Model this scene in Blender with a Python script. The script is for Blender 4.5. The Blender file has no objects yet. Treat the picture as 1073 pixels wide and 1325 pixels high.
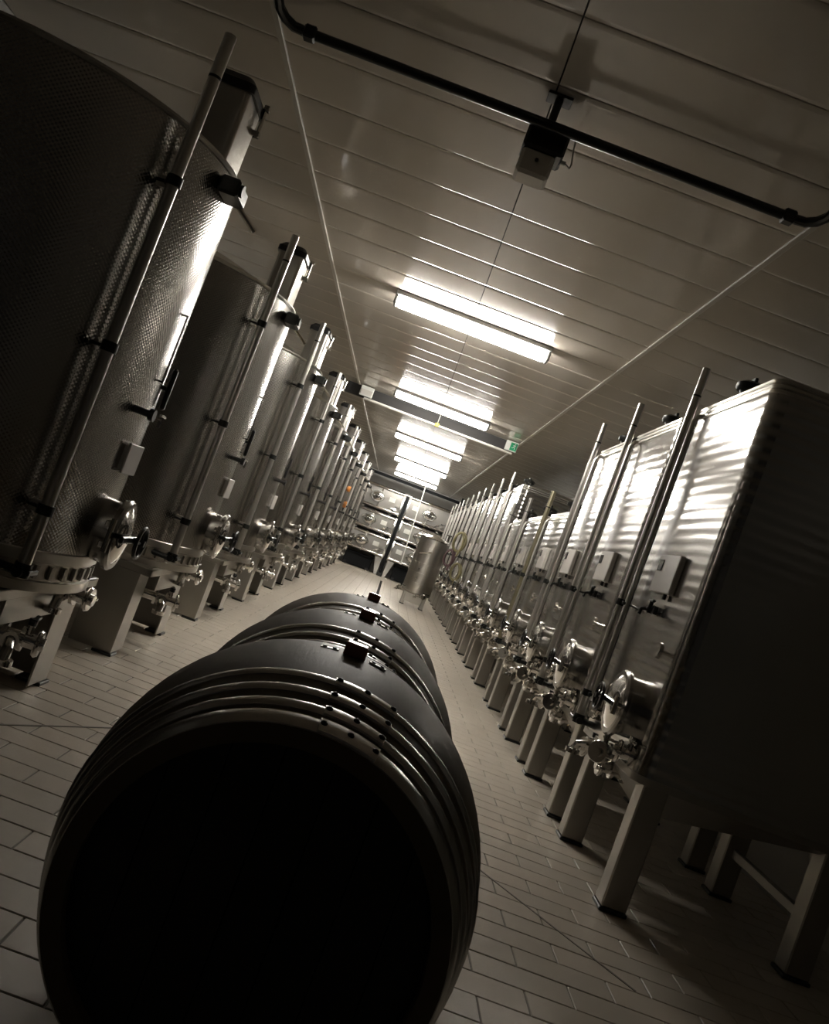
import bpy, bmesh, math, random
from mathutils import Vector, Matrix
random.seed(7)
PI = math.pi
SC = bpy.context.scene
COL = SC.collection

# ------------------------------------------------------------------ camera, world, exposure
HF = 1.42                                    # eye height above the floor
F_PX, ROLL = 1200.0, math.radians(20.7)
UV, WV = -12.6, 41.64                        # vanishing point of the aisle, photo axes
yc = Vector((UV, WV, F_PX)).normalized()
xc = Vector((yc.z, 0, -yc.x)).normalized()
zc = xc.cross(yc)
if zc.y > 0: zc = -zc
def cam2world(v):
    v = Vector(v); return Vector((xc.dot(v), yc.dot(v), zc.dot(v)))
c_, s_ = math.cos(ROLL), math.sin(ROLL)
rt, dn, fw = cam2world((c_, -s_, 0)), cam2world((s_, c_, 0)), cam2world((0, 0, 1))
cam_data = bpy.data.cameras.new('camera')
cam_data.sensor_fit = 'VERTICAL'; cam_data.sensor_height = 36.0
cam_data.lens = F_PX / 1325.0 * 36.0
cam_data.clip_start = 0.05; cam_data.clip_end = 200
cam = bpy.data.objects.new('camera', cam_data); COL.objects.link(cam)
mw = Matrix.Identity(4)
for i in range(3):
    mw[i][0], mw[i][1], mw[i][2] = rt[i], -dn[i], -fw[i]
mw[2][3] = HF
cam.matrix_world = mw
SC.camera = cam

world = bpy.data.worlds.new('world'); SC.world = world; world.use_nodes = True
wb = world.node_tree.nodes['Background']
wb.inputs[0].default_value = (0.05, 0.048, 0.045, 1); wb.inputs[1].default_value = 0.1

LAMP = 21.0                                  # luminaire diffuser emission
SC.view_settings.view_transform = 'Standard'
SC.view_settings.look = 'None'
SC.view_settings.gamma = 1.0
SC.view_settings.use_curve_mapping = False
SC.view_settings.exposure = 1.9

# ------------------------------------------------------------------ materials
MATS = {}
def mat(name, col, rough=0.5, metal=0.0, bump=None, var=0.0, vscale=3.0, spec=0.5, emit=0.0, coat=0.0):
    if name in MATS: return MATS[name]
    m = bpy.data.materials.new(name); m.use_nodes = True
    nt = m.node_tree; N = nt.nodes; L = nt.links
    b = N['Principled BSDF']
    b.inputs['Base Color'].default_value = (*col, 1)
    b.inputs['Roughness'].default_value = rough
    b.inputs['Metallic'].default_value = metal
    b.inputs['Specular IOR Level'].default_value = spec
    if coat: b.inputs['Coat Weight'].default_value = coat; b.inputs['Coat Roughness'].default_value = 0.08
    if emit:
        b.inputs['Emission Color'].default_value = (*col, 1); b.inputs['Emission Strength'].default_value = emit
    tc = N.new('ShaderNodeTexCoord')
    if var:
        nz = N.new('ShaderNodeTexNoise'); nz.inputs['Scale'].default_value = vscale; nz.inputs['Detail'].default_value = 5
        L.new(tc.outputs['Object'], nz.inputs['Vector'])
        mp = N.new('ShaderNodeMapRange'); mp.inputs[3].default_value = 1 - var; mp.inputs[4].default_value = 1 + var
        L.new(nz.outputs['Fac'], mp.inputs[0])
        mx = N.new('ShaderNodeMix'); mx.data_type = 'RGBA'; mx.blend_type = 'MULTIPLY'; mx.inputs[0].default_value = 1
        mx.inputs[6].default_value = (*col, 1); L.new(mp.outputs[0], mx.inputs[7])
        L.new(mx.outputs[2], b.inputs['Base Color'])
    if bump: bump(nt, b, tc)
    MATS[name] = m
    return m
def bump_out(nt, b, h, strength, dist):
    bp = nt.nodes.new('ShaderNodeBump'); bp.inputs['Strength'].default_value = strength; bp.inputs['Distance'].default_value = dist
    nt.links.new(h, bp.inputs['Height']); nt.links.new(bp.outputs[0], b.inputs['Normal'])
def ripple(nt, b, tc):                       # rolled sheet: soft horizontal ripples
    N, L = nt.nodes, nt.links
    w = N.new('ShaderNodeTexWave'); w.wave_type = 'BANDS'; w.bands_direction = 'Z'
    w.inputs['Scale'].default_value = 4.6; w.inputs['Distortion'].default_value = 1.2; w.inputs['Detail'].default_value = 1.5
    w.inputs['Detail Scale'].default_value = 0.5
    L.new(tc.outputs['Object'], w.inputs['Vector'])
    bump_out(nt, b, w.outputs['Fac'], 0.34, 0.0035)
def dimple(nt, b, tc):                       # quilted cooling jacket: rows of small dimples round the tank
    N, L = nt.nodes, nt.links
    sp = N.new('ShaderNodeSeparateXYZ'); L.new(tc.outputs['Object'], sp.inputs[0])
    def M(op, a, bb):
        n = N.new('ShaderNodeMath'); n.operation = op
        for i, v in enumerate((a, bb)):
            if v is None: continue
            if isinstance(v, (int, float)): n.inputs[i].default_value = v
            else: L.new(v, n.inputs[i])
        return n.outputs[0]
    y0 = M('SUBTRACT', sp.outputs[1], 0.92)
    an = M('MULTIPLY', M('ARCTAN2', sp.outputs[0], y0), 0.92 * 2 * PI / 0.024)
    h = M('MULTIPLY', M('SINE', an, None), M('SINE', M('MULTIPLY', sp.outputs[2], 2 * PI / 0.020), None))
    bump_out(nt, b, h, 0.4, 0.0010)
def grain(nt, b, tc):
    N, L = nt.nodes, nt.links
    mp = N.new('ShaderNodeMapping'); mp.inputs['Scale'].default_value = (60, 3, 60)
    L.new(tc.outputs['Object'], mp.inputs[0])
    nz = N.new('ShaderNodeTexNoise'); nz.inputs['Scale'].default_value = 1.5; nz.inputs['Detail'].default_value = 6
    L.new(mp.outputs[0], nz.inputs['Vector'])
    bump_out(nt, b, nz.outputs['Fac'], 0.35, 0.002)
def tile_bump(nt, b, tc):
    N, L = nt.nodes, nt.links
    nz = N.new('ShaderNodeTexNoise'); nz.inputs['Scale'].default_value = 45; nz.inputs['Detail'].default_value = 4
    L.new(tc.outputs['Object'], nz.inputs['Vector'])
    bump_out(nt, b, nz.outputs['Fac'], 0.12, 0.002)
def brushed(nt, b, tc):
    N, L = nt.nodes, nt.links
    mp = N.new('ShaderNodeMapping'); mp.inputs['Scale'].default_value = (4, 4, 90)
    L.new(tc.outputs['Object'], mp.inputs[0])
    nz = N.new('ShaderNodeTexNoise'); nz.inputs['Scale'].default_value = 1.0; nz.inputs['Detail'].default_value = 3
    L.new(mp.outputs[0], nz.inputs['Vector'])
    bump_out(nt, b, nz.outputs['Fac'], 0.15, 0.001)

STEEL_R = mat('rippled_steel', (0.52, 0.505, 0.48), 0.19, 1.0, ripple, 0.05)
STEEL_L = mat('dimpled_steel', (0.50, 0.48, 0.45), 0.21, 1.0, dimple, 0.06)
STEEL_P = mat('plain_steel', (0.52, 0.50, 0.46), 0.33, 1.0, brushed, 0.06)
LEG_ST = mat('leg_steel', (0.42, 0.40, 0.36), 0.42, 1.0, brushed, 0.06)
CHROME = mat('polished_steel', (0.72, 0.70, 0.67), 0.13, 1.0)
DOORST = mat('manway_steel', (0.36, 0.35, 0.33), 0.2, 1.0)
POLE_M = mat('tube_steel', (0.72, 0.70, 0.66), 0.34, 1.0)
BLACK_P = mat('black_plastic', (0.012, 0.012, 0.012), 0.35)
BLACK_M = mat('black_painted_metal', (0.012, 0.014, 0.013), 0.3)
GREY_P = mat('grey_plastic_box', (0.52, 0.50, 0.47), 0.35, 0.0, None, 0.03)
WHITE_P = mat('white_enamel', (0.75, 0.74, 0.70), 0.35)
GLASS_D = mat('dark_display', (0.03, 0.03, 0.035), 0.08)
RED = mat('red_handle', (0.35, 0.02, 0.02), 0.4)
COVER = mat('pale_cover', (0.72, 0.69, 0.62), 0.45)
YEL = mat('yellow_tag', (0.75, 0.55, 0.04), 0.45)
ORANGE = mat('orange_cap', (0.55, 0.2, 0.03), 0.45)
HOSE = mat('olive_hose', (0.24, 0.215, 0.11), 0.45)
HOSE_R = mat('wine_hose', (0.085, 0.045, 0.05), 0.45)
TUBE_Y = mat('yellowed_tube', (0.56, 0.52, 0.36), 0.32, 1.0)
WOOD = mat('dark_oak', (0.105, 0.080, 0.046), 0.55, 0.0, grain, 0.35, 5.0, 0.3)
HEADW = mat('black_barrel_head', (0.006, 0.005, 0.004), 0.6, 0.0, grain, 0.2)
HOOP = mat('dull_hoop_steel', (0.46, 0.45, 0.43), 0.27, 1.0, brushed, 0.12, 9.0)
LAPM = mat('bright_hoop_lap', (0.72, 0.71, 0.69), 0.28, 1.0, None, 0.08)
RIVET = mat('dark_rivet', (0.02, 0.019, 0.018), 0.45, 0.6)
BUNG = mat('brown_bung', (0.34, 0.115, 0.07), 0.25)
RACKW = mat('rack_steel', (0.05, 0.05, 0.048), 0.5, 0.6)
CEIL_M = mat('ceiling_panel_paint', (0.62, 0.57, 0.495), 0.12, 0.0, None, 0.05, 1.2, 0.28)
CEIL_B = mat('ceiling_void', (0.06, 0.055, 0.05), 0.7)
BATTEN = mat('batten_paint', (0.55, 0.52, 0.46), 0.35)
TILE = mat('floor_tile', (0.48, 0.43, 0.36), 0.36, 0.0, tile_bump, 0.10, 2.2)
TILE2 = mat('floor_tile_warm', (0.50, 0.44, 0.365), 0.38, 0.0, tile_bump, 0.10, 2.2)
GROUT = mat('floor_grout', (0.19, 0.17, 0.14), 0.7)
WALL_M = mat('wall_panel_paint', (0.42, 0.41, 0.38), 0.4, 0.0, None, 0.04)
WALL_D = mat('unseen_dark_wall', (0.05, 0.048, 0.045), 0.7)  # dark so the unseen wall behind the camera bounces little light
LAMP_M = mat('luminaire_diffuser', (1.0, 0.955, 0.88), 0.4, emit=LAMP)
LAMP_H = mat('luminaire_housing', (0.16, 0.16, 0.155), 0.4)
SIGN_W = mat('sign_white', (0.68, 0.70, 0.67), 0.35)
SIGN_G = mat('sign_green', (0.01, 0.30, 0.13), 0.4)
HEAD_D = mat('header_dark', (0.04, 0.039, 0.038), 0.6, spec=0.2)
HEAD_E = mat('header_edge', (0.62, 0.60, 0.55), 0.35)
DRAIN = mat('slot_drain', (0.02, 0.018, 0.016), 0.8, spec=0.1)
MATTE_B = mat('matte_black_paint', (0.012, 0.013, 0.014), 0.8, spec=0.12)
STACK_ST = mat('stack_steel', (0.30, 0.29, 0.27), 0.42, 1.0, brushed, 0.1)

# ------------------------------------------------------------------ mesh helpers
CACHE = {}
class MB:
    """collects shapes; build() links them as ONE mesh object"""
    hard = None                              # flat faces larger than this keep crisp normals
    def __init__(self): self.bm = bmesh.new()
    def box(self, c, s, bev=0.0, rot=None, seg=1):
        t = bmesh.new(); bmesh.ops.create_cube(t, size=1.0)
        bmesh.ops.scale(t, vec=Vector(s), verts=t.verts)
        if bev: bmesh.ops.bevel(t, geom=t.edges[:], offset=bev, segments=seg, affect='EDGES', profile=0.5)
        if rot is not None: bmesh.ops.transform(t, matrix=rot, verts=t.verts)
        bmesh.ops.translate(t, vec=Vector(c), verts=t.verts)
        self._merge(t); return self
    def _merge(self, t):
        me = bpy.data.meshes.new('tmp'); t.to_mesh(me); t.free(); self.bm.from_mesh(me); bpy.data.meshes.remove(me)
    def rings(self, rings, cap0=True, cap1=True, closed=True):
        vs = [[self.bm.verts.new(p) for p in r] for r in rings]
        n = len(vs[0])
        for a, b in zip(vs, vs[1:]):
            for i in range(n if closed else n - 1):
                j = (i + 1) % n
                self.bm.faces.new((a[i], a[j], b[j], b[i]))
        if cap0: self.bm.faces.new(list(reversed(vs[0])))
        if cap1: self.bm.faces.new(vs[-1])
        return self
    def lathe(self, prof, o=(0, 0, 0), axis='Z', n=24, cap0=True, cap1=True, sx=1.0):
        rs = []
        for r, h in prof:
            ring = []
            for i in range(n):
                a = 2 * PI * i / n; x, y = r * math.cos(a) * sx, r * math.sin(a)
                p = {'Z': (x, y, h), 'Y': (x, -h, y) if False else (x, h, -y), 'X': (h, x, y)}[axis]
                ring.append((p[0] + o[0], p[1] + o[1], p[2] + o[2]))
            rs.append(ring)
        return self.rings(rs, cap0, cap1)
    def cyl(self, p0, p1, r, n=12, r1=None):
        return self.tube([p0, p1], r, n, r1)
    def tube(self, pts, r, n=10, r1=None):
        pts = [Vector(p) for p in pts]; rs = []
        up = None
        for i, p in enumerate(pts):
            if i == 0: d = pts[1] - pts[0]
            elif i == len(pts) - 1: d = pts[-1] - pts[-2]
            else: d = (pts[i + 1] - p).normalized() + (p - pts[i - 1]).normalized()
            d.normalize()
            if up is None:
                up = Vector((0, 0, 1)) if abs(d.z) < 0.9 else Vector((1, 0, 0))
            a = d.cross(up)
            if a.length < 1e-4: a = d.orthogonal()
            a.normalize(); b = d.cross(a).normalized(); up = -b if (-b).dot(up) > 0 else b
            rr = r if r1 is None else r + (r1 - r) * i / (len(pts) - 1)
            rs.append([p + a * (rr * math.cos(2 * PI * k / n)) + b * (rr * math.sin(2 * PI * k / n)) for k in range(n)])
        return self.rings(rs)
    def torus(self, c, R, r, axis='Z', n=28, m=8, sx=1.0):
        vs = []
        for i in range(n):
            a = 2 * PI * i / n; ring = []
            for j in range(m):
                t = 2 * PI * j / m; q = R + r * math.cos(t)
                x, y, h = q * math.cos(a) * sx, q * math.sin(a), r * math.sin(t)
                p = {'Z': (x, y, h), 'Y': (x, h, y), 'X': (h, x, y)}[axis]
                ring.append(self.bm.verts.new((p[0] + c[0], p[1] + c[1], p[2] + c[2])))
            vs.append(ring)
        for i in range(n):
            for j in range(m):
                self.bm.faces.new((vs[i][j], vs[(i + 1) % n][j], vs[(i + 1) % n][(j + 1) % m], vs[i][(j + 1) % m]))
        return self
    def mesh(self, name, m):
        bmesh.ops.recalc_face_normals(self.bm, faces=self.bm.faces)
        for f in self.bm.faces: f.smooth = True
        me = bpy.data.meshes.new(name); self.bm.to_mesh(me); self.bm.free()
        me.set_sharp_from_angle(angle=math.radians(35))
        if self.hard:
            at = me.attributes.get('sharp_edge') or me.attributes.new('sharp_edge', 'BOOLEAN', 'EDGE')
            big = set(ek for p in me.polygons if p.area > self.hard for ek in p.edge_keys)
            for e in me.edges:
                if tuple(sorted(e.vertices)) in big: at.data[e.index].value = True
        me.materials.append(m); return me
    def build(self, name, m, parent=None, loc=(0, 0, 0), rot=(0, 0, 0)):
        return link(name, self.mesh(name, m), parent, loc, rot)
def link(name, me, parent=None, loc=(0, 0, 0), rot=(0, 0, 0)):
    o = bpy.data.objects.new(name, me); COL.objects.link(o)
    o.parent = parent; o.location = loc; o.rotation_euler = rot
    return o
def part(key, name, m, parent, fn, loc=(0, 0, 0), rot=(0, 0, 0)):
    """a part whose mesh is made once per key and shared by every copy"""
    if key not in CACHE:
        mb = MB(); fn(mb); CACHE[key] = mb.mesh(name, m)
    return link(name, CACHE[key], parent, loc, rot)
def tag(o, label, cat, group=None):
    o['label'] = label; o['category'] = cat
    if group: o['group'] = group
    return o
def thing(name, label, cat, loc=(0, 0, 0), rz=0.0, group=None):
    o = bpy.data.objects.new(name, None); COL.objects.link(o)
    o.location = loc; o.rotation_euler = (0, 0, rz); o.empty_display_size = 0.2
    return tag(o, label, cat, group)
def struct(o): o['kind'] = 'structure'; return o
ORD = ['first', 'second', 'third', 'fourth', 'fifth', 'sixth', 'seventh', 'eighth', 'ninth', 'tenth', 'eleventh',
       'twelfth', 'thirteenth', 'fourteenth', 'fifteenth', 'sixteenth', 'seventeenth', 'eighteenth']

# ------------------------------------------------------------------ room shell
X0, X1, Y0, Y1, HC = -3.35, 3.35, -1.4, 34.6, 3.62
floor = struct(MB().box(((X0 + X1) / 2, (Y0 + Y1) / 2, -0.056), (X1 - X0, Y1 - Y0, 0.1)).build('floor', GROUT))
TW, TL, GAP = 0.19, 0.42, 0.006
def tile_fn(mb): mb.box((0, 0, -0.005), (TL - GAP, TW - GAP, 0.01), 0.0025)
rest = []
near = []
row = 0; y = Y0 + TW / 2
while y < Y1 - 0.05:
    x = X0 + TL / 2 + (TL / 2 if row % 2 else 0) - TL
    while x < X1 + TL / 2:
        (near if (2.6 < y < 6.5 and -1.75 < x < 1.95 and not (abs(x) < 0.30 and y < 5.2)) else rest).append((x, y, row))
        x += TL
    row += 1; y += TW
near.sort(key=lambda t: t[1]); rest += near[290:]; near = near[:290]
for x, y, r in near:
    k = random.randrange(3)
    o = part('tile%d' % (k == 0), 'tile', TILE2 if k == 0 else TILE, floor, tile_fn,
             (x, y, random.uniform(-0.0006, 0.0006)), (random.uniform(-.0015, .0015), random.uniform(-.0015, .0015), 0))
mb = MB()
for x, y, r in rest:
    a, b = max(x - TL / 2 + GAP / 2, X0 + .01), min(x + TL / 2 - GAP / 2, X1 - .01)
    if b - a < 0.03: continue
    c, d = y - TW / 2 + GAP / 2, min(y + TW / 2 - GAP / 2, Y1 - .01); e = 0.0025; z = random.uniform(-0.0006, 0.0006)
    mb.rings([[(a, c, -.008), (b, c, -.008), (b, d, -.008), (a, d, -.008)], [(a, c, z - e), (b, c, z - e), (b, d, z - e), (a, d, z - e)],
              [(a + e, c + e, z), (b - e, c + e, z), (b - e, d - e, z), (a + e, d - e, z)]], False, True)
tf = mb.build('tile_field', TILE, floor); tf['kind'] = 'stuff'
MB().box((0.10, 24.8, 0.003), (0.07, 10.4, 0.006), 0.002).build('slot_drain', DRAIN, floor)
# fall lines cut across the tiles, converging on the aisle
for p, q in (((0.88, 4.92), (1.62, 3.93)), ((-0.93, 4.95), (-1.5, 4.08))):
    d = Vector((q[0] - p[0], q[1] - p[1])); a = math.atan2(d.y, d.x)
    MB().box((0, 0, 0.001), (d.length, 0.012, 0.003)).build('fall_joint', GROUT, floor, ((p[0] + q[0]) / 2, (p[1] + q[1]) / 2, 0), (0, 0, a))

ceiling = struct(MB().box(((X0 + X1) / 2, (Y0 + Y1) / 2, HC + 0.075), (X1 - X0, Y1 - Y0, 0.1)).build('ceiling', CEIL_B))
PW, PY = 0.56, 4.73 - 0.56 * 13
bays = [(X0 + .01, -1.455), (-1.435, -0.03), (-0.028, 1.398), (1.418, X1 - .01)]
k = 0
y = PY
while y < Y1:
    a, b = max(y, Y0 + .005), min(y + PW, Y1 - .005)
    for bi, (xa, xb) in enumerate(bays):
        if b - a < 0.1: continue
        w, l = xb - xa, b - a
        def fn(mb):
            rs = []
            for e_, z_ in ((0, .025), (0, .010), (.003, .0045), (.008, .003), (.02, .001), (.035, 0)):
                hx, hy = w / 2 - .0015 - min(e_, .0012), l / 2 - .002 - e_
                rs.append([(-hx, -hy, z_), (hx, -hy, z_), (hx, hy, z_), (-hx, hy, z_)])
            mb.rings(rs, True, True); mb.hard = 0.05
        part('panel%d_%.3f' % (bi, l), 'ceiling_panel', CEIL_M, ceiling, fn, ((xa + xb) / 2, (a + b) / 2, HC),
             (random.gauss(0, .0016), random.gauss(0, .0006), 0))
    y += PW
for i, x in enumerate((-1.445, 1.408)):
    struct(MB().box((x, (Y0 + Y1) / 2, HC - 0.008), (0.035, Y1 - Y0 - .02, 0.016), 0.004).build('trim_%d' % (i + 1), BATTEN))
struct(MB().box((X0 - .05, (Y0 + Y1) / 2, HC / 2), (.1, Y1 - Y0, HC + .2)).build('wall_left', WALL_M))
struct(MB().box((X1 + .05, (Y0 + Y1) / 2, HC / 2), (.1, Y1 - Y0, HC + .2)).build('wall_right', WALL_M))
struct(MB().box((0, Y1 + .05, HC / 2), (X1 - X0 + .2, .1, HC + .2)).build('wall_back', WALL_M))
struct(MB().box((0, Y0 - .05, HC / 2), (X1 - X0 + .2, .1, HC + .2)).build('wall_front', WALL_D))  # unseen wall behind the camera, set close and dark to cut bounced light

# ------------------------------------------------------------------ luminaires
def luminaire(y, label):
    t = thing('batten_light', label, 'light', (-0.012, y, HC), 0, 'twin batten lights down the aisle')
    part('lh', 'housing', LAMP_H, t, lambda m: m.box((0, 0, -0.0225), (1.56, 0.21, 0.045), 0.006))
    for s in (-1, 1):
        part('ld', 'diffuser', LAMP_M, t, lambda m: m.box((0, 0, 0), (1.5, 0.075, 0.085), 0.02), (0, s * 0.042, -0.089))
    for s in (-1, 1):
        part('le', 'end_cap', LAMP_H, t, lambda m: m.box((0, 0, 0), (0.03, 0.17, 0.09), 0.008), (s * 0.765, 0, -0.091))
for i, y in enumerate((8.7, 14.3, 20.0, 25.8, 31.6)):
    luminaire(y, 'lit twin white batten light on the ceiling, %s from the black overhead rail' % ORD[i])

# ------------------------------------------------------------------ overhead rail with drive unit
t = thing('overhead_rail', 'black tubular rail hung under the ceiling across the aisle', 'rail', (0, 4.24, HC))
MB().tube([(-1.22, 0, -.15), (1.22, 0, -.15)], 0.024, 12).build('rail_tube', BLACK_M, t)
for s in (-1, 1):
    MB().tube([(s * 1.2, 0, -.15), (s * 1.27, -.01, -.15), (s * 1.31, -.05, -.145), (s * 1.33, -.12, -.14), (s * 1.33, -.2, -.13)], 0.024, 10).build('rail_elbow', BLACK_M, t)
    MB().cyl((s * 1.33, -.2, -.145), (s * 1.33, -.2, -.005), 0.018, 10).box((s * 1.33, -.2, -.012), (.09, .09, .016), .003).build('ceiling_bracket', BLACK_M, t)
    MB().box((s * 1.19, 0, -.15), (.06, .062, .062), .008).build('end_clamp', BLACK_P, t)
MB().cyl((0.0, .02, -.15), (0.0, .02, -.002), 0.02, 10).box((0, .02, -.010), (.12, .1, .014), .003).build('hanger', BLACK_M, t)
t = thing('drive_unit', 'black drive box with grey lower cover clamped to overhead rail', 'motor', (0.01, 4.395, HC))
MB().box((0, 0, -.175), (.205, .18, .13), .012).build('gearbox', BLACK_P, t)
cv = MB().box((-.012, .01, -.295), (.165, .15, .13), .016).build('cover', COVER, t)
MB().cyl((-.012, -.066, -.285), (-.012, -.072, -.285), 0.009, 10).build('key_hole', BLACK_P, cv)
MB().cyl((.10, 0, -.225), (.125, 0, -.225), .012, 8).build('cable_gland', WHITE_P, t)
MB().tube([(.125, 0, -.225), (.15, .02, -.23), (.155, .06, -.19), (.14, .09, -.1), (.13, .1, -.004)], 0.004, 6).build('cable', GREY_P, t)

# ------------------------------------------------------------------ header with signs
HY = 15.3
t = thing('door_header', 'dark sliding door header with pale lower track under the ceiling', 'header', (0, HY, HC))
MB().box((-0.18, 0.03, -.105), (2.95, .05, .19), .004).build('fascia', HEAD_D, t)
MB().box((0.02, -.01, -.2), (2.62, .07, .035), .008).build('track', HEAD_E, t)
MB().cyl((0, -.05, -.185), (0, -.05, -.004), .006, 8).build('drop_rod', WHITE_P, t)
MB().box((0, -.06, -.195), (.07, .03, .06), .006).build('yellow_stop', YEL, t)
t = thing('exit_sign', 'white exit sign with green pictogram at end of header', 'sign', (1.27, HY - .12, HC))
MB().box((0, 0, -.10), (.20, .05, .165), .006).build('sign_body', SIGN_W, t)
pg = MB().box((.035, -.026, -.10), (.11, .004, .13)).build('green_field', SIGN_G, t)
mb = MB().cyl((.055, -.028, -.055), (.055, -.0295, -.055), .010, 10)
for a, b in (((.052, -.07), (.038, -.10)), ((.05, -.075), (.075, -.088)), ((.05, -.075), (.025, -.08)), ((.038, -.10), (.06, -.12)), ((.06, -.12), (.055, -.145)), ((.038, -.10), (.022, -.12)), ((.022, -.12), (.005, -.122))):
    mb.cyl((a[0], -.029, a[1]), (b[0], -.029, b[1]), .005, 6)
mb.build('running_figure', SIGN_W, pg)
t = thing('emergency_light', 'pale blank emergency light unit at end of header over round tanks', 'light', (-1.27, HY - .12, HC))
MB().box((0, 0, -.10), (.22, .06, .165), .008).build('unit_body', SIGN_W, t)
MB().box((0, -.032, -.12), (.2, .006, .09), .002).build('lens', GREY_P, t)

# ------------------------------------------------------------------ shared tank fittings
def fit_door(t, loc, key='door', rx=0.20, rz=0.20, rot=(0, 0, 0)):
    """hinged manway; local -y looks out of the tank"""
    k = rx / rz
    d = part(key + 'neck', 'manway', DOORST, t, lambda m: m.lathe([(rz, .03), (rz, -.075), (rz + .022, -.078), (rz + .024, -.10), (rz + .012, -.112), (rz - .012, -.112), (rz - .02, -.09)], axis='Y', n=32, cap0=False, cap1=False, sx=k), loc, rot)
    part(key + 'disc', 'door', CHROME, d, lambda m: m.lathe([(rz - .008, -.085), (rz - .012, -.108), (rz * .7, -.128), (rz * .3, -.138), (.01, -.14)], axis='Y', n=32, sx=k))
    part(key + 'bar', 'crossbar', BLACK_M if key == 'odoor' else CHROME, d, lambda m: m.box((0, -.158, 0), (rx * 2 + .10, .022, .034), .005).cyl((rx + .045, -.16, -.05), (rx + .045, -.16, .05), .014, 10))
    part(key + 'wheel', 'hand_wheel', BLACK_P, d, lambda m: m.torus((0, -.205, 0), .075, .010, 'Y', 20, 6).cyl((0, -.14, 0), (0, -.225, 0), .016, 10)
         .cyl((-.072, -.205, 0), (.072, -.205, 0), .007, 6).cyl((0, -.205, -.072), (0, -.205, .072), .007, 6))
    part(key + 'hinge', 'hinge', CHROME, d, lambda m: m.cyl((-rx - .05, -.10, -.08), (-rx - .05, -.10, .08), .014, 10).box((-rx - .02, -.08, .05), (.07, .03, .03), .004).box((-rx - .02, -.08, -.05), (.07, .03, .03), .004))
    return d
def fit_valve(t, loc, rz=0.0, handle=BLACK_P, hk='k'):
    """butterfly valve with clamped unions, local -y outwards"""
    v = part('valve', 'drain_valve', CHROME, t, lambda m: m.cyl((0, .22, 0), (0, -.10, 0), .034, 14).cyl((0, .05, 0), (0, .03, 0), .056, 16).cyl((0, -.03, 0), (0, -.05, 0), .056, 16)
             .cyl((0, -.10, 0), (0, -.125, 0), .058, 16).cyl((0, -.06, .03), (0, -.06, .075), .016, 10).cyl((0, -.125, 0), (0, -.14, 0), .03, 12), loc, (0, 0, rz))
    part('valveh' + hk, 'handle', handle, v, lambda m: m.box((.06, -.06, .085), (.17, .026, .016), .005).cyl((0, -.06, .07), (0, -.06, .10), .02, 10))
    part('valvec', 'clamp', CHROME, v, lambda m: m.torus((0, -.112, 0), .056, .009, 'Y', 18, 6).box((.066, -.112, 0), (.03, .028, .022), .004).cyl((.07, -.135, 0), (.07, -.085, 0), .008, 8))
    part('valved', 'union', CHROME, v, lambda m: m.tube([(-.03, -.0, 0), (-.12, -.01, 0), (-.17, -.02, -.02), (-.19, -.02, -.07)], .024, 10).cyl((-.19, -.02, -.06), (-.19, -.02, -.085), .044, 14).cyl((-.09, -.005, 0), (-.115, -.008, 0), .04, 14))
    return v
def fit_tap(t, loc, key='tap'):
    v = part(key, 'sample_tap', BLACK_M, t, lambda m: m.cyl((0, .05, 0), (0, -.07, 0), .014, 10).cyl((0, -.05, -.02), (0, -.05, .05), .012, 8).box((0, -.05, .055), (.085, .018, .014), .003)
             .tube([(0, -.07, 0), (0, -.095, -.01), (0, -.10, -.045)], .011, 8).cyl((-.055, -.03, 0), (.055, -.03, 0), .012, 8).cyl((-.055, -.03, -.02), (-.055, -.03, .03), .016, 8).cyl((.055, -.03, -.02), (.055, -.03, .03), .016, 8), loc)
    return v
def fit_pole(t, x, y, z0, z1, z2, clamps, m=None, back=0.09, mk='s', hook=True):
    """tall level tube with a shorter return pipe beside it"""
    p = part('pole%.2f%.2f%s' % (z0, z1, mk), 'level_tube', m or POLE_M, t, lambda b: b.cyl((0, 0, z0), (0, 0, z1), .027, 14), (x, y, 0))
    part('polecap%.2f' % z1, 'collar', BLACK_M, p, lambda b: b.cyl((0, 0, z1 - .20), (0, 0, z1 - .188), .0285, 14))
    part('polefoot%.2f' % z0, 'foot_valve', BLACK_M, p, lambda b: b.cyl((0, 0, z0 - .05), (0, 0, z0 + .01), .036, 12).cyl((0, 0, z0 - .03), (0, back + .10, z0 - .03), .02, 10)
         .box((.0, -.045, z0 - .02), (.10, .014, .022), .004).cyl((0, 0, z0 - .02), (0, -.05, z0 - .02), .012, 8).cyl((-.05, 0, z0 - .03), (.05, 0, z0 - .03), .022, 10))
    part('pole2%.2f%.2f%.2f' % (z0, z2, back), 'return_pipe', POLE_M, t, lambda b: b.tube([(0, 0, z0 + .12), (0, 0, z2 - .06)] + ([(0, .02, z2 - .015), (0, .07, z2), (0, .16, z2)] if hook else [(0, 0, z2)]), .017, 12), (x + .062, y + .022, 0))
    for z in clamps:
        part('pcl%.2f' % back, 'tube_clamp', BLACK_M, p, lambda b: b.cyl((0, 0, -.022), (0, 0, .022), .036, 12).box((.03, .012, 0), (.09, .04, .022), .005).cyl((.035, .02, 0), (.05, back + .03, 0), .008, 8), (0, 0, z))
    return p
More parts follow.
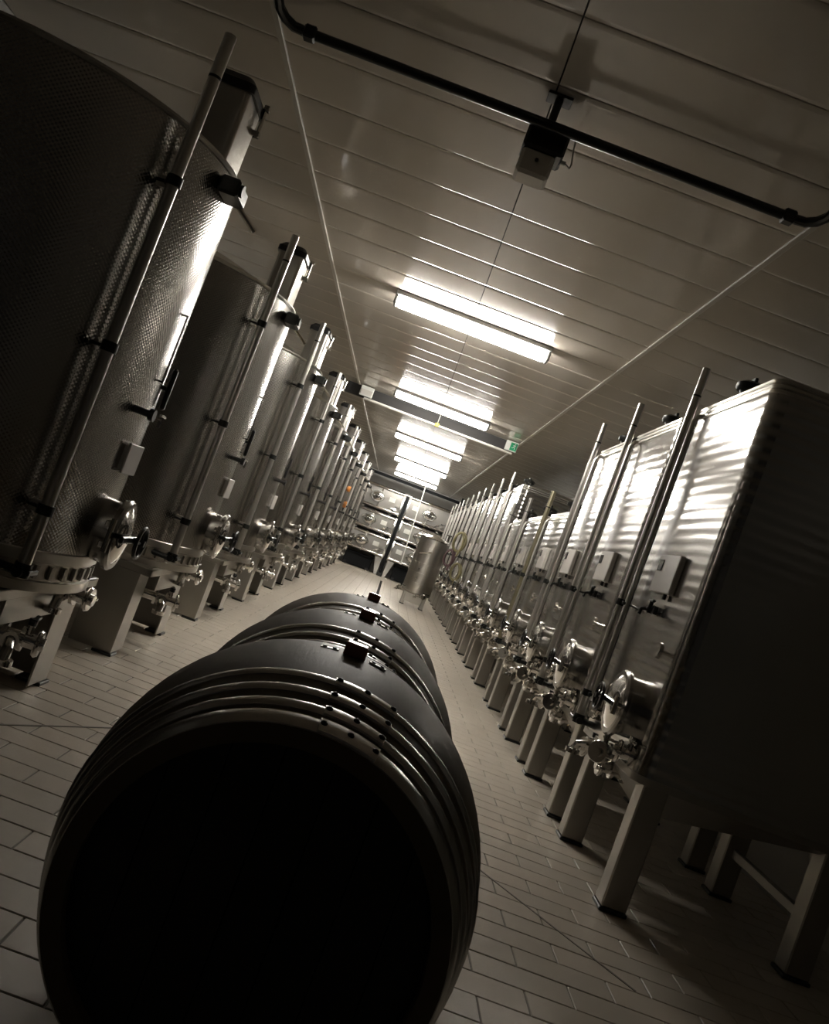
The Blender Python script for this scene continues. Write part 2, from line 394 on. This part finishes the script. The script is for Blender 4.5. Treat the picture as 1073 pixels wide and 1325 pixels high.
def fit_hatch(t, loc, h=0.10, r=0.20):
    n = part('hn%.2f%.2f' % (h, r), 'hatch_neck', STEEL_P, t, lambda m: m.lathe([(r * .92, -.06), (r * .92, h), (r * .97, h + .008)], n=24, cap0=False), loc)
    part('hl%.2f%.2f' % (h, r), 'hatch_lid', BLACK_P, n, lambda m: m.lathe([(r * .98, h), (r * 1.05, h + .012), (r * 1.04, h + .04), (r * .8, h + .065), (.03, h + .085)], n=24))
    part('hk%.2f%.2f' % (h, r), 'lid_knob', BLACK_P, n, lambda m: m.cyl((0, 0, h + .08), (0, 0, h + .12), .02, 10).lathe([(.025, h + .115), (.06, h + .125), (.06, h + .145), (.02, h + .155)], n=14))
    return n
def rrect(w, d, r, y0=0.0, n=6):
    pts = []
    for cx, cy, a0 in ((w / 2 - r, y0 + d - r, 0), (-w / 2 + r, y0 + d - r, PI / 2), (-w / 2 + r, y0 + r, PI), (w / 2 - r, y0 + r, 1.5 * PI)):
        for i in range(n + 1):
            a = a0 + PI / 2 * i / n; pts.append((cx + r * math.cos(a), cy + r * math.sin(a)))
    return pts

# ------------------------------------------------------------------ square tanks along one side
ZB = 0.72
def square_tank(ya, yb, zt, label, pole_mat=None, handle=BLACK_P, hk='k'):
    W, D = yb - ya, 1.30
    t = thing('square_tank', label, 'tank', (1.60, (ya + yb) / 2, 0), -PI / 2, 'square steel tanks in a row')
    K = 'sq%.2f_%.2f' % (W, zt)
    def shell(m):
        m.rings([[(x, y, z) for x, y in rrect(W, D, .085)] for z in (ZB, zt)], True, True); m.hard = 0.4
    part(K, 'shell', STEEL_R, t, shell)
    def rim(m):
        for k in range(3):
            z = zt - .012 - k * .03
            m.rings([[(x, y, zz) for x, y in rrect(W + 2 * e, D + 2 * e, .085 + e, -e)] for zz, e in ((z - .010, .0), (z - .007, .006), (z + .007, .006), (z + .010, .0))], False, False)
    part(K + 'rim', 'rim_band', STEEL_P, t, rim)
    def roof(m):
        m.rings([[(x, y, zt) for x, y in rrect(W - .02, D - .02, .08, .01)], [(x, y, zt + .085) for x, y in rrect(.5, .5, .2, .32)]], False, True)
    part(K + 'roof', 'roof', STEEL_P, t, roof)
    def seam(m):
        m.rings([[(x, y, z) for x, y in rrect(W + .012, D + .012, .09, -.006)] for z in (ZB - .035, ZB + .004)], True, True)
    part(K + 'seam', 'base_band', LEG_ST, t, seam)
    def hop(m):
        m.rings([[(x, y, ZB - .034) for x, y in rrect(W - .04, D - .06, .08, .03)], [(x, y, .46) for x, y in rrect(.22, .22, .06, .26)]], False, True)
    part(K + 'hop', 'hopper', STEEL_P, t, hop)
    for sx in (-1, 1):
        for yy in (0.14, D - 0.14):
            lg = part('sqleg', 'leg', LEG_ST, t, lambda m: m.box((0, 0, .353), (.14, .14, .665), .008), (sx * (W / 2 - .10), yy, 0))
            part('sqfoot', 'foot_plate', BLACK_M, lg, lambda m: m.box((0, 0, .011), (.155, .155, .02), .003))
    part(K + 'brace', 'leg_brace', LEG_ST, t, lambda m: m.box((0, D - .14, .3), (W - .3, .04, .06), .006))
    px = -W / 2 + .10
    fit_pole(t, px, -.07, .775, zt + .255, zt - .06, (1.555, .93), pole_mat, .07, 'y' if pole_mat else 's')
    fit_door(t, (min(.22, W / 2 - .30), 0, 1.0), 'rdoor', .17, .17)
    b = part('cbox', 'control_box', GREY_P, t, lambda m: m.box((0, -.018, 0), (.40, .036, .235), .006), (.02, 0, 1.79))
    part('cdisp', 'display', GLASS_D, b, lambda m: m.box((-.13, -.037, .05), (.09, .006, .07), .002))
    part('cgland', 'cable_gland', BLACK_P, b, lambda m: m.cyl((.1, -.018, -.117), (.1, -.018, -.15), .012, 8))
    fit_tap(t, (.03, 0, 1.56))
    fit_valve(t, (-.02, .12, .60), 0, handle, hk)
    fit_valve(t, (px + .24, .06, .635), .25, BLACK_P, 'k')
    hn = part('shn', 'hatch_neck', BLACK_P, t, lambda m: m.lathe([(.062, -.03), (.055, .06), (.07, .09)], n=18), (-.30, .17, zt + .045))
    part('shl', 'hatch_lid', BLACK_P, hn, lambda m: m.lathe([(.085, .085), (.095, .10), (.095, .13), (.06, .15), (.02, .155)], n=20))
    part('shw', 'lid_wing', BLACK_P, hn, lambda m: m.box((0, 0, .165), (.10, .022, .03), .005))
    part('vent', 'vent_valve', BLACK_P, t, lambda m: m.cyl((0, 0, -.03), (0, 0, .05), .02, 10).lathe([(.045, .04), (.05, .06), (.03, .08)], n=12), (.12, .16, zt + .045))
    fit_valve(t, (-.12, .0, .90), .1, BLACK_P, 'k')
    fit_valve(t, (W / 2 - .17, .04, .78), -.2, CHROME, 'c')
    fit_valve(t, (.10, -.02, .70), .9, CHROME, 'c')
    part('sqdial', 'dial_thermometer', CHROME, t, lambda m: m.cyl((0, .03, 0), (0, -.05, 0), .012, 8).cyl((0, -.05, 0), (0, -.07, 0), .045, 16), (W / 2 - .16, 0, 1.36))
    return t
sq = [(4.80, 6.12, 2.935), (6.42, 7.72, 2.935), (7.98, 9.06, 2.935), (9.34, 10.70, 2.32), (10.98, 12.44, 2.32), (12.72, 14.06, 2.32)]
y = 14.36
while y < 31.0:
    sq.append((y, y + 1.32, 2.935)); y += 1.62
for i, (a, b, zt) in enumerate(sq):
    k = 'low' if zt < 2.5 else 'tall'
    extra = ' with yellowed level tube' if i == 3 else ''
    extra = ' with red valve handle' if i in (5, 7) else extra
    square_tank(a, b, zt, '%s square steel tank%s, %s in its row from the overhead rail' % (k, extra, ORD[i]),
                TUBE_Y if i == 3 else None, RED if i in (5, 7) else BLACK_P, 'r' if i in (5, 7) else 'k')

# ------------------------------------------------------------------ round tanks along the other side
R = 0.92
def round_tank(yc_, label, cap=None):
    t = thing('round_tank', label, 'tank', (-1.33, yc_, 0), PI / 2, 'round steel tanks in a row')
    zb, zt = 0.83, 2.77
    C = (0, R, 0)
    part('rshell', 'shell', STEEL_L, t, lambda m: m.lathe([(R, zb), (R, zt)], C, n=72))
    part('rrim', 'rim_band', STEEL_P, t, lambda m: m.torus((0, R, zt), R, .014, n=72, m=6))
    part('rroof', 'roof', STEEL_P, t, lambda m: m.lathe([(R - .01, zt), (R * .6, zt + .12), (.22, zt + .215), (.02, zt + .22)], C, n=56, cap0=False))
    part('rband', 'base_band', STEEL_P, t, lambda m: m.lathe([(R + .002, zb), (R + .008, zb - .004), (R + .008, zb - .05), (R - .006, zb - .055), (R - .006, zb - .135), (R + .008, zb - .14), (R + .008, zb - .185), (R - .02, zb - .19)], C, n=72, cap0=False))
    def slots(m):
        for i in range(60):
            a = 2 * PI * i / 60
            m.box((R * math.sin(a) * .998, R - R * math.cos(a) * .998, zb - .095), (.022, .022, .06), 0, Matrix.Rotation(a, 4, 'Z'))
    part('rslots', 'band_ribs', LEG_ST, t, slots)['kind'] = 'stuff'
    part('rcone', 'cone_bottom', LEG_ST, t, lambda m: m.lathe([(R - .03, zb - .19), (.12, .40), (.12, .36)], C, n=40, cap0=False))
    def frame(m):
        s, y0, y1 = .73, .12, 2 * R - .12
        for y in (y0 + .02, y1 - .02): m.box((0, y, .615), (2 * s, .04, .05), .004)
        for x in (-s + .02, s - .02): m.box((x, R, .615), (.04, y1 - y0, .05), .004)
    part('rframe', 'base_frame', LEG_ST, t, frame)
    part('rapron', 'apron', LEG_ST, t, lambda m: m.box((0, .128, .535), (.90, .012, .12), .002))
    for sx in (-1, 1):
        for sy in (-1, 1):
            def leg(m):
                m.box((-.005 * sx, .15 * -sy, .305), (.012, .30, .57), .002).box((-sx * .13, -.0 * sy, .305), (.26, .012, .57), .002)
            lg = part('rleg%d%d' % (sx, sy), 'leg', LEG_ST, t, leg, (sx * .725, R + sy * .725, 0))
            part('rfoot%d%d' % (sx, sy), 'foot_plate', BLACK_M, lg, lambda m: m.box((-sx * .05, -sy * .05, .01), (.14, .14, .02), .003))
    fit_pole(t, -.56, .07, .775, 3.17, 2.72, (2.50, 1.75, 1.02), None, .10, 's', False)
    for z in (2.5, 1.02): part('rlug', 'pole_bracket', STEEL_P, t, lambda m: m.box((-.50, .15, 0), (.03, .12, .05), .004), (0, 0, z))
    fit_door(t, (.03, .005, .97), 'odoor', .125, .155)
    part('rplate', 'label_plate', GREY_P, t, lambda m: m.box((0, -.02, 0), (.22, .012, .15), .004).box((-.09, .01, 0), (.02, .06, .12), .003).box((.09, .01, 0), (.02, .06, .12), .003), (.02, 0, 1.33))
    part('rgauge', 'thermometer', BLACK_P, t, lambda m: m.box((0, -.035, 0), (.035, .03, .22), .010).cyl((0, .05, .0), (0, -.03, 0), .012, 8), (.22, .03, 1.72))
    part('rknob', 'probe', BLACK_P, t, lambda m: m.cyl((0, .06, 0), (0, -.06, 0), .018, 10).cyl((0, -.06, 0), (0, -.085, 0), .03, 12), (-.12, .0, 1.56))
    part('rprobe', 'sample_tap', CHROME, t, lambda m: m.cyl((0, .05, 0), (0, -.06, 0), .012, 8).box((0, -.06, .02), (.08, .014, .012), .003).cyl((0, -.055, -.04), (0, -.055, .02), .01, 8), (.14, .01, 1.56))
    part('rhandle', 'grab_rod', CHROME, t, lambda m: m.tube([(0, .06, .17), (0, -.03, .17), (0, -.03, -.17), (0, .06, -.17)], .008, 8), (.02, .01, 1.9))
    n = part('chim', 'hatch_neck', STEEL_P, t, lambda m: m.rings([[(x, y, z) for x, y in rrect(.30, .20, .03, -.10)] for z in (-.06, .36)], True, True), (.06, .155, zt + .03))
    part('chiml', 'hatch_lid', BLACK_P, n, lambda m: m.rings([[(x, y, z) for x, y in rrect(.33 - 2 * e, .23 - 2 * e, .04, -.115 + e)] for z, e in ((.36, .0), (.40, .0), (.435, .03))], True, True))
    part('chimc', 'lid_clamp', CHROME, n, lambda m: m.cyl((.1, -.125, .27), (.1, -.125, .42), .010, 8).box((.1, -.12, .27), (.035, .04, .03), .004).box((.1, -.13, .41), (.035, .03, .03), .004))
    part('armb', 'lid_arm', BLACK_M, t, lambda m: m.box((0, -.05, 0), (.20, .10, .085), .012).cyl((-.06, -.10, 0), (-.06, -.115, 0), .03, 12), (-.10, .01, zt - .09))
    part('armh', 'arm_lever', CHROME, t, lambda m: m.cyl((.0, -.06, -.02), (.06, -.17, -.10), .014, 8), (.0, .01, zt - .09))
    fit_valve(t, (.22, .10, .60), 0)
    fit_valve(t, (-.28, .10, .42), .2)
    if cap:
        part('rcap', 'sealing_cap', cap, t, lambda m: m.cyl((0, .04, 0), (0, -.05, 0), .075, 14), (.1, .0, 1.75))
        part('rcap2', 'sealing_cap', cap, t, lambda m: m.cyl((0, .04, 0), (0, -.05, 0), .065, 14), (-.15, .02, 2.1))
    return t
rc = [4.45, 7.05, 9.70, 12.45, 15.3, 18.1, 20.9, 23.7, 26.5, 29.3]
for i, y in enumerate(rc):
    round_tank(y, 'round dimpled steel tank%s, %s in its row from the overhead rail' % (' with orange sealing caps' if i == 6 else '', ORD[i]), ORANGE if i == 6 else None)

# ------------------------------------------------------------------ barrels
RB, RH, HL, AX = 0.48, 0.385, 0.495, 0.64
def rad(y): return RB - (RB - RH) * (y / HL) ** 2
HOOPS = [(-.472, .044), (-.418, .032), (-.355, .032), (-.280, .032), (.280, .032), (.355, .032), (.418, .032), (.472, .044)]
def barrel(y, label):
    t = thing('oak_barrel', label, 'barrel', (0.0, y, 0), 0, 'oak barrels laid in a line')
    def body(m):
        NS = 36
        ys = [-HL + 2 * HL * i / 20 for i in range(21)]
        rs = []
        for yy in ys:
            ring = []
            for s in range(2 * NS):
                a = PI * s / NS; r = rad(yy)
                ring.append((r * math.sin(a), yy, r * math.cos(a)))
            rs.append(ring)
        inner = [(v[0] * .90, -HL, v[2] * .90) for v in rs[0]]; inn2 = [(v[0] * .90, -HL + .045, v[2] * .90) for v in rs[0]]
        out = [(v[0] * .90, HL, v[2] * .90) for v in rs[-1]]; out2 = [(v[0] * .90, HL - .045, v[2] * .90) for v in rs[-1]]
        m.rings([inn2, inner] + rs + [out, out2], False, False)
    part('bbody', 'staves', WOOD, t, body, (0, 0, AX))
    for s in (-1, 1):
        hd = None
        for k in range(7):                                     # head boards
            w = 2 * RH * .91 / 7; xa, xb = -RH * .91 + k * w + .0015, -RH * .91 + (k + 1) * w - .0015
            def board(m):
                rr = RH * .905; n = 6; pts = []
                for i in range(n + 1):
                    x = xa + (xb - xa) * i / n; pts.append((x, math.sqrt(max(rr * rr - x * x, 0))))
                outline = pts + [(x, -z) for x, z in reversed(pts)]
                m.rings([[(x, yy, z) for x, z in outline] for yy in (-.011, .011)], True, True)
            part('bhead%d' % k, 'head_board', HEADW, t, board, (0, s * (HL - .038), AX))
    for k, (yy, w) in enumerate(HOOPS):
        def hoop(m):
            n = 72; e = .005; rs = []
            for dy, g in ((-w / 2, -.004), (-w / 2, .002), (-w * .28, e), (0, e + .001), (w * .28, e), (w / 2, .002), (w / 2, -.004)):
                r = rad(yy + dy) + g
                rs.append([(r * math.sin(2 * PI * i / n), yy + dy, r * math.cos(2 * PI * i / n)) for i in range(n)])
            m.rings(rs, False, False)
        h = part('hoop%d' % k, 'hoop', HOOP, t, hoop, (0, 0, AX))
        a0, a1 = -.02, .30
        def lap(m):
            n = 10; rs = []
            for dy, g in ((-w / 2 + .001, .001), (-w / 2 + .001, .0065), (-w * .28, .009), (w * .28, .009), (w / 2 - .001, .0065), (w / 2 - .001, .001)):
                r = rad(yy + dy) + g
                rs.append([(r * math.sin(a0 + (a1 - a0) * i / n), yy + dy, r * math.cos(a0 + (a1 - a0) * i / n)) for i in range(n + 1)])
            m.rings(rs, False, False, closed=False)
        part('lap%d' % k, 'hoop_lap', LAPM, h, lap)
        for j, a in enumerate((.0, .14, .28)):
            r = rad(yy) + .0085
            part('riv', 'rivet', RIVET, h, lambda m: m.lathe([(.0075, -.002), (.007, .003), (.003, .006)], n=10), (r * math.sin(a), yy, r * math.cos(a)), (0, a, 0))
    z = AX + RB
    part('bung', 'bung', BUNG, t, lambda m: m.box((0, 0, .014), (.056, .05, .034), .004), (.01, 0, z))
    for sx in (-1, 1):
        pl = part('btab', 'metal_tab', LAPM, t, lambda m: m.box((0, 0, 0), (.045, .018, .004), .001), (.01 + sx * .062, 0, z - .003), (0, sx * .13, 0))
        part('btabs', 'tab_screw', RIVET, pl, lambda m: m.cyl((-.012, 0, .002), (-.012, 0, .005), .005, 8).cyl((.012, 0, .002), (.012, 0, .005), .005, 8))
    return t
def rack(y, label):
    t = thing('barrel_rack', label, 'rack', (0, y, 0), 0, 'steel cradles under the barrels')
    for yy in (-.20, .20):
        def saddle(m):
            r = rad(.17) + .004; n = 12; rs = []
            for dy, dr in ((-.03, 0), (-.03, .03), (.03, .03), (.03, 0)):
                rs.append([((r + dr) * math.sin(-.55 + 1.1 * i / n), dy, AX - (r + dr) * math.cos(-.55 + 1.1 * i / n)) for i in range(n + 1)])
            rs.append(rs[0]); m.rings(rs, False, False, closed=False)
        part('saddle', 'saddle', RACKW, t, saddle, (0, yy, 0))
        for sx in (-1, 1): part('rkleg', 'leg', RACKW, t, lambda m: m.box((0, 0, .115), (.06, .06, .23), .005), (sx * .26, yy, 0))
        part('rkbar', 'cross_bar', RACKW, t, lambda m: m.box((0, 0, .03), (.46, .05, .05), .005), (0, yy, 0))
    for sx in (-1, 1): part('rkrail', 'rail', RACKW, t, lambda m: m.box((0, 0, .08), (.05, .34, .05), .005), (sx * .26, 0, 0))
BY = (2.26, 3.29, 4.30)
barrel(BY[0], 'dark oak barrel with riveted hoops and exposed black head, foremost of the line')
barrel(BY[1], 'dark oak barrel with riveted hoops, middle one of the line')
barrel(BY[2], 'dark oak barrel with riveted hoops, last of the line facing the open aisle')
for y, w in zip(BY, ('foremost', 'middle', 'last')):
    rack(y, 'low dark steel cradle on the floor under the %s oak barrel' % w)

# ------------------------------------------------------------------ small free-standing tank in the aisle
t = thing('small_tank', 'small upright steel tank on legs standing alone in the aisle', 'tank', (0.97, 23.0, 0))
MB().lathe([(.37, .36), (.37, 1.74)], n=40).build('shell', STEEL_P, t)
for z in (.60, .85, 1.10, 1.35, 1.60): MB().torus((0, 0, z), .371, .006, n=40, m=6).build('shell_rib', STEEL_P, t)
MB().lathe([(.38, 1.73), (.38, 1.76), (.2, 1.83), (.03, 1.86)], n=40).build('top', CHROME, t)
MB().lathe([(.375, .37), (.36, .34), (.06, .24), (.06, .20)], n=30).build('cone_bottom', LEG_ST, t)
for a in (.6, 2.55, 3.75, 5.7):
    x, y = .30 * math.cos(a), .30 * math.sin(a)
    lg = MB().box((x, y, .20), (.09, .09, .40), .006).build('leg', LEG_ST, t)
    MB().box((x, y, .01), (.11, .11, .02), .003).build('foot_plate', BLACK_M, lg)
MB().box((-.02, -.3, .21), (.42, .02, .22), .004).build('skirt_plate', STEEL_P, t)
MB().tube([(-.22, -.30, 1.33), (-.26, -.42, 1.32), (-.05, -.47, 1.40)], .012, 8).cyl((-.06, -.48, 1.40), (0, -.47, 1.42), .022, 8).build('arm', CHROME, t)
MB().cyl((.30, -.1, 1.8), (.30, -.1, 1.98), .03, 10).cyl((.30, -.1, 1.95), (.30, -.1, 1.98), .06, 12).build('filler_neck', CHROME, t)
for z in (.72, .95): MB().cyl((-.13, -.34, z), (-.13, -.40, z), .03, 12).build('port', CHROME, t)
fit_valve(t, (-.36, -.16, .36), -.8); fit_valve(t, (.16, -.36, .34), .3)

# hoses looped over tank fittings behind it
def hose(cx, cy, cz, r, m, label, n=3):
    mb = MB(); pts = []
    for i in range(24 * n + 1):
        a = 2 * PI * i / 24; q = r * (1 + .10 * math.sin(i * .31))
        pts.append((cx + q * math.sin(a), cy - .05 * (i / 24) + .008 * math.sin(i), cz + q * 1.7 * math.cos(a)))
    x, y, z = pts[-1]
    pts += [(x + .05, y - .03, z - .1), (x + .07, y - .04, z - r * 2), (x + .02, y - .04, z - r * 4.2)]
    mb.tube(pts, .022, 8)
    tag(mb.build('coiled_hose', m), label, 'hose')
hose(1.375, 20.40, 1.85, .125, HOSE, 'olive hose coiled and hung high between the square tanks')
hose(1.385, 22.02, 1.45, .115, HOSE_R, 'dark wine red hose coiled and hung beside the square tanks')
hose(1.40, 18.78, 1.22, .10, HOSE, 'short olive hose loop hung low between the square tanks', 2)

# ------------------------------------------------------------------ stacked horizontal tanks against the far wall
tiers = [(.62, 1.36, 'bottom'), (1.42, 2.14, 'middle'), (2.20, 3.08, 'top')]
for ci, (xa, xb, side) in enumerate(((-1.80, -.12, 'beside the round tanks'), (.02, 1.70, 'beside the square tanks'))):
    for z0, z1, tn in tiers:
        t = thing('horizontal_tank', 'horizontal steel tank in %s tier of far stack, %s' % (tn, side), 'tank', ((xa + xb) / 2, 33.1, z0), 0, 'horizontal tanks stacked at the far wall')
        w, h = xb - xa, z1 - z0
        def body(m):
            pts = rrect(h, 1.3, .07, 0)
            m.rings([[(x, p[1], p[0] + h / 2) for p in pts] for x in (-w / 2, w / 2)], True, True)
        part('hb%.2f' % h, 'shell', STACK_ST, t, body)
        def band(m):
            pts = rrect(h + .03, 1.33, .08, -.015)
            m.rings([[(xx, p[1], p[0] + h / 2) for p in pts] for xx in (-.025, .025)], True, True)
        for x in (-w / 2 + .04, -.02, w / 2 - .04): part('hband%.2f' % h, 'strap_band', CHROME, t, band, (x, 0, 0))
        for zz in (.075, h - .075):
            part('hrail', 'front_rail', CHROME, t, lambda m: m.cyl((-w / 2 + .05, -.055, 0), (w / 2 - .05, -.055, 0), .04, 12), (0, 0, zz))
        fit_door(t, (-.12 if ci == 0 else .02, 0, h * .5), 'hdoor', .21, .17)
        part('hplate', 'label_plate', WHITE_P, t, lambda m: m.box((0, -.03, 0), (.22, .03, .16), .004), ((.42 if ci == 0 else -.52), 0, h * .55))
        fit_valve(t, ((.60 if ci == 0 else .55), 0, .2), 0)
        part('hstub', 'spacer', LEG_ST, t, lambda m: m.box((-w * .3, .6, -.03), (.12, .9, .055), .004).box((w * .3, .6, -.03), (.12, .9, .055), .004)) if tn != 'bottom' else None
        if tn == 'bottom':
            for sx in (-1, 1):
                def foot(m):
                    m.rings([[(sx * (w / 2 - .04), .08, 0.02), (sx * (w / 2 - .30), .08, 0.02), (sx * (w / 2 - .30), .16, 0.02), (sx * (w / 2 - .04), .16, 0.02)],
                             [(sx * (w / 2 - .04), .08, -.62), (sx * (w / 2 - .14), .08, -.62), (sx * (w / 2 - .14), .16, -.62), (sx * (w / 2 - .04), .16, -.62)]])
                part('hfoot%d' % sx, 'leg', WHITE_P, t, foot); part('hfoot%d' % sx, 'leg', WHITE_P, t, foot, (0, .9, 0))
            part('hbox', 'under_void_block', BLACK_M, t, lambda m: m.box((0, .5, -.37), (w - .62, .8, .46), .01)) if False else None
for x, s in ((-.96, 'round'), (.86, 'square')):  # black blocks added to stand for the dark voids below the stack
    t = thing('void_block', 'black block added as the dark void under the stack beside the %s tanks' % s, 'block', (x, 33.45, 0), 0, 'blocks for the dark voids under the far stack')
    MB().box((0, 0, .26), (1.0, .6, .48), .02).build('void_block_body', MATTE_B, t)
    MB().box((0, 0, .49), (1.05, .65, .05), .012).build('void_block_lip', MATTE_B, t)
    for sx in (-1, 1): MB().box((sx * .42, -.31, .05), (.12, .05, .10), .006).build('void_block_foot', BLACK_P, t)
t = thing('steel_post', 'dark steel post between the two columns of the far stack', 'post', (-.05, 32.75, 0))
MB().box((0, 0, 1.55), (.11, .11, 2.88), .006).build('post_shaft', MATTE_B, t)
MB().box((0, 0, .06), (.2, .2, .12), .008).build('post_base', BLACK_M, t)
MB().box((0, 0, 3.01), (.16, .16, .05), .006).build('post_cap', GREY_P, t)
t = thing('cross_beam', 'dark steel beam under the ceiling above the far stack', 'beam', (-.1, 32.9, 3.42))
MB().box((0, 0, 0), (4.1, .08, .10), .004).build('beam_web', MATTE_B, t)
for x in (-1.9, 1.9): MB().box((x, 0, .125), (.08, .08, .15), .004).build('beam_hanger', BLACK_M, t)
t = thing('white_pipe', 'thin white drop pipe from the ceiling in front of far stack', 'pipe', (.46, 32.6, 0))
MB().cyl((.07, 0, .70), (-.07, 0, HC), .022, 10).build('pipe_run', WHITE_P, t)
MB().box((.07, 0, .70), (.08, .06, .10), .01).build('pipe_end', WHITE_P, t)
MB().cyl((-.07, 0, HC - .03), (-.07, 0, HC), .06, 12).build('ceiling_rose', WHITE_P, t)
